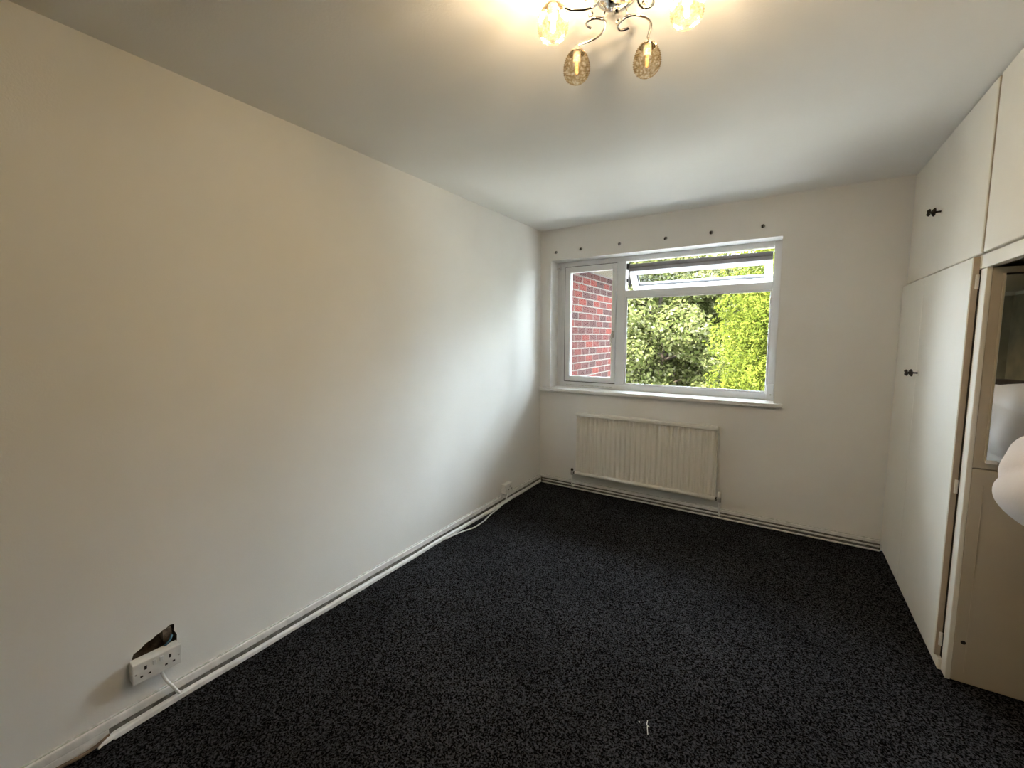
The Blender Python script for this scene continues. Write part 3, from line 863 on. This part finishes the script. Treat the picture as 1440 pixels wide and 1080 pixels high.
# ------------------------------------------------------------------ outside: trees
def leaves(name, cen, nrm, size, m, parent, seed, aspect=0.5, spread=0.9):
    rg = np.random.default_rng(seed); n = len(cen)
    d = nrm + rg.normal(0, spread, (n, 3)); d /= np.linalg.norm(d, axis=1)[:, None]
    t = rg.normal(0, 1, (n, 3)); t -= d * (t * d).sum(1)[:, None]; t /= np.linalg.norm(t, axis=1)[:, None]
    s = np.cross(d, t); L = size * rg.uniform(.6, 1.3, n)[:, None]
    v = np.stack([cen - t * L * .5, cen + s * L * aspect * .5 + d * L * .08, cen + t * L * .5, cen - s * L * aspect * .5 + d * L * .08], 1).reshape(-1, 3)
    me = bpy.data.meshes.new(name)
    me.vertices.add(len(v)); me.vertices.foreach_set('co', v.ravel())
    q = np.arange(4 * n); me.loops.add(4 * n); me.loops.foreach_set('vertex_index', q)
    me.polygons.add(n); me.polygons.foreach_set('loop_start', np.arange(0, 4 * n, 4))
    me.update(calc_edges=True)
    at = me.attributes.new('leafrand', 'FLOAT', 'FACE'); at.data.foreach_set('value', np.clip(rg.normal(.5, .27, n), 0, 1))
    o = link(name, me, m, parent); o['kind'] = 'stuff'
    return o

def tree(name, base, height, crown_r, crown_z0, nclump, nleaf, size, m, label, seed, conical=False, aspect=.5, clump=.5, group=None):
    rg = np.random.default_rng(seed)
    t = empty(name, base); tag(t, label, 'tree', group)
    cs = []; 
    for k in range(nclump):
        if conical:
            h = rg.random() ** 1.3; rr = crown_r * (1 - h * .85) * rg.uniform(.55, 1.0)
            a = rg.random() * 6.283; cs.append((rr * math.cos(a), rr * math.sin(a), crown_z0 + (height - crown_z0) * h))
        else:
            d = rg.normal(0, 1, 3); d /= np.linalg.norm(d); rr = rg.uniform(.55, 1.0)
            cz = (crown_z0 + height) / 2; hz = (height - crown_z0) / 2
            cs.append((d[0] * crown_r * rr, d[1] * crown_r * rr, cz + d[2] * hz * rr))
    cs = np.array(cs)
    per = nleaf // nclump
    d = rg.normal(0, 1, (nclump * per, 3)); d /= np.linalg.norm(d, axis=1)[:, None]
    rr = rg.uniform(.35, 1.0, len(d)) ** .5
    cl = np.repeat(cs, per, 0); sz = np.repeat(rg.uniform(.7, 1.25, nclump) * clump, per)
    P = cl + d * (rr * sz)[:, None] * np.array([1, 1, .75])
    leaves('foliage', P, d * .8 + np.array([0, -.2, .5]), size, m, t, seed + 1, aspect)
    mb = MB(); hh = height * .85
    mb.tube(smoothpath([(0, 0, 0), (.06, .03, hh * .35), (-.05, .04, hh * .7), (0, 0, hh)], 4), [max(.14 * (1 - i / 13.5), .015) * height / 7 for i in range(13)], 9)
    mb.build('trunk', 'bark', t, True)
    for k in range(0, nclump, max(1, nclump // 14)):
        c = Vector(cs[k]); z0 = max(crown_z0 * .7, c.z - .9 - .2 * rg.random())
        mb = MB(); mb.tube(smoothpath([(0, 0, z0), (c.x * .4, c.y * .4, z0 + (c.z - z0) * .3), tuple(c * 1.0)], 4), [.05, .047, .044, .04, .035, .03, .025, .02, .014], 6)
        mb.build('branch', 'bark', t, True)
    return t
tree('broadleaf_tree', (-1.3, 10.6, -3), 8.9, 2.6, 1.0, 160, 110000, .125, 'leaf_pale', 'pale green broadleaf tree in front of the window', 21, aspect=.6, clump=.68)
tree('golden_conifer', (2.25, 5.5, -3), 7.5, 1.25, .3, 170, 110000, .085, 'leaf_gold', 'bright yellow-green conifer close to the window', 31, aspect=.3, clump=.46)
tree('golden_conifer', (5.5, 7.0, -3), 6.2, 1.25, .6, 80, 40000, .11, 'leaf_gold', 'added out-of-view yellow-green conifer that screens off sky light', 33, aspect=.3, clump=.5)  # unseen tree added to hold back sky light on the left wall
tree('dense_tree', (-5.4, 20.0, -3), 11.5, 3.6, 0.6, 120, 40000, .25, 'leaf_dark', 'mid green tree standing far behind the pale broadleaf tree', 51, clump=1.0)
tree('dense_tree', (2.9, 19.0, -3), 11.0, 2.6, 0.4, 110, 36000, .25, 'leaf_dark', 'narrow mid green tree standing far behind the golden conifers', 53, clump=.95)
tree('dense_tree', (10.6, 20.6, -3), 8.5, 3.2, 0.5, 90, 24000, .25, 'leaf_dark', 'broad mid green tree beyond the second golden conifer', 55, clump=1.0)

# clipped hedge along the end of the garden
def hedge():
    b = empty('hedge', (2.0, 14.9, -3)); tag(b, 'long clipped green hedge across the end of the garden', 'hedge')
    rg = np.random.default_rng(77); n = 46000
    P = np.stack([rg.uniform(-9, 9, n), rg.uniform(-.5, .5, n), rg.uniform(.05, 4.3, n)], 1)
    f = rg.random(n) < .7
    P[f, 1] = -.5 + rg.normal(0, .06, f.sum())
    nr = np.tile(np.array([0, -.7, .5]), (n, 1))
    leaves('foliage', P, nr, .17, 'leaf_dark', b, 78, .55)
    mb = MB()
    for x in np.arange(-8.5, 9, 1.4):
        mb.tube([(x, 0, 0), (x + .1, 0, 1.5), (x, 0, 3.8)], [.05, .04, .02], 6)
    mb.build('stems', 'bark', b, True)
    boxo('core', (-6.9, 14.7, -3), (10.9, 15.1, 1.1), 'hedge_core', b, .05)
hedge()
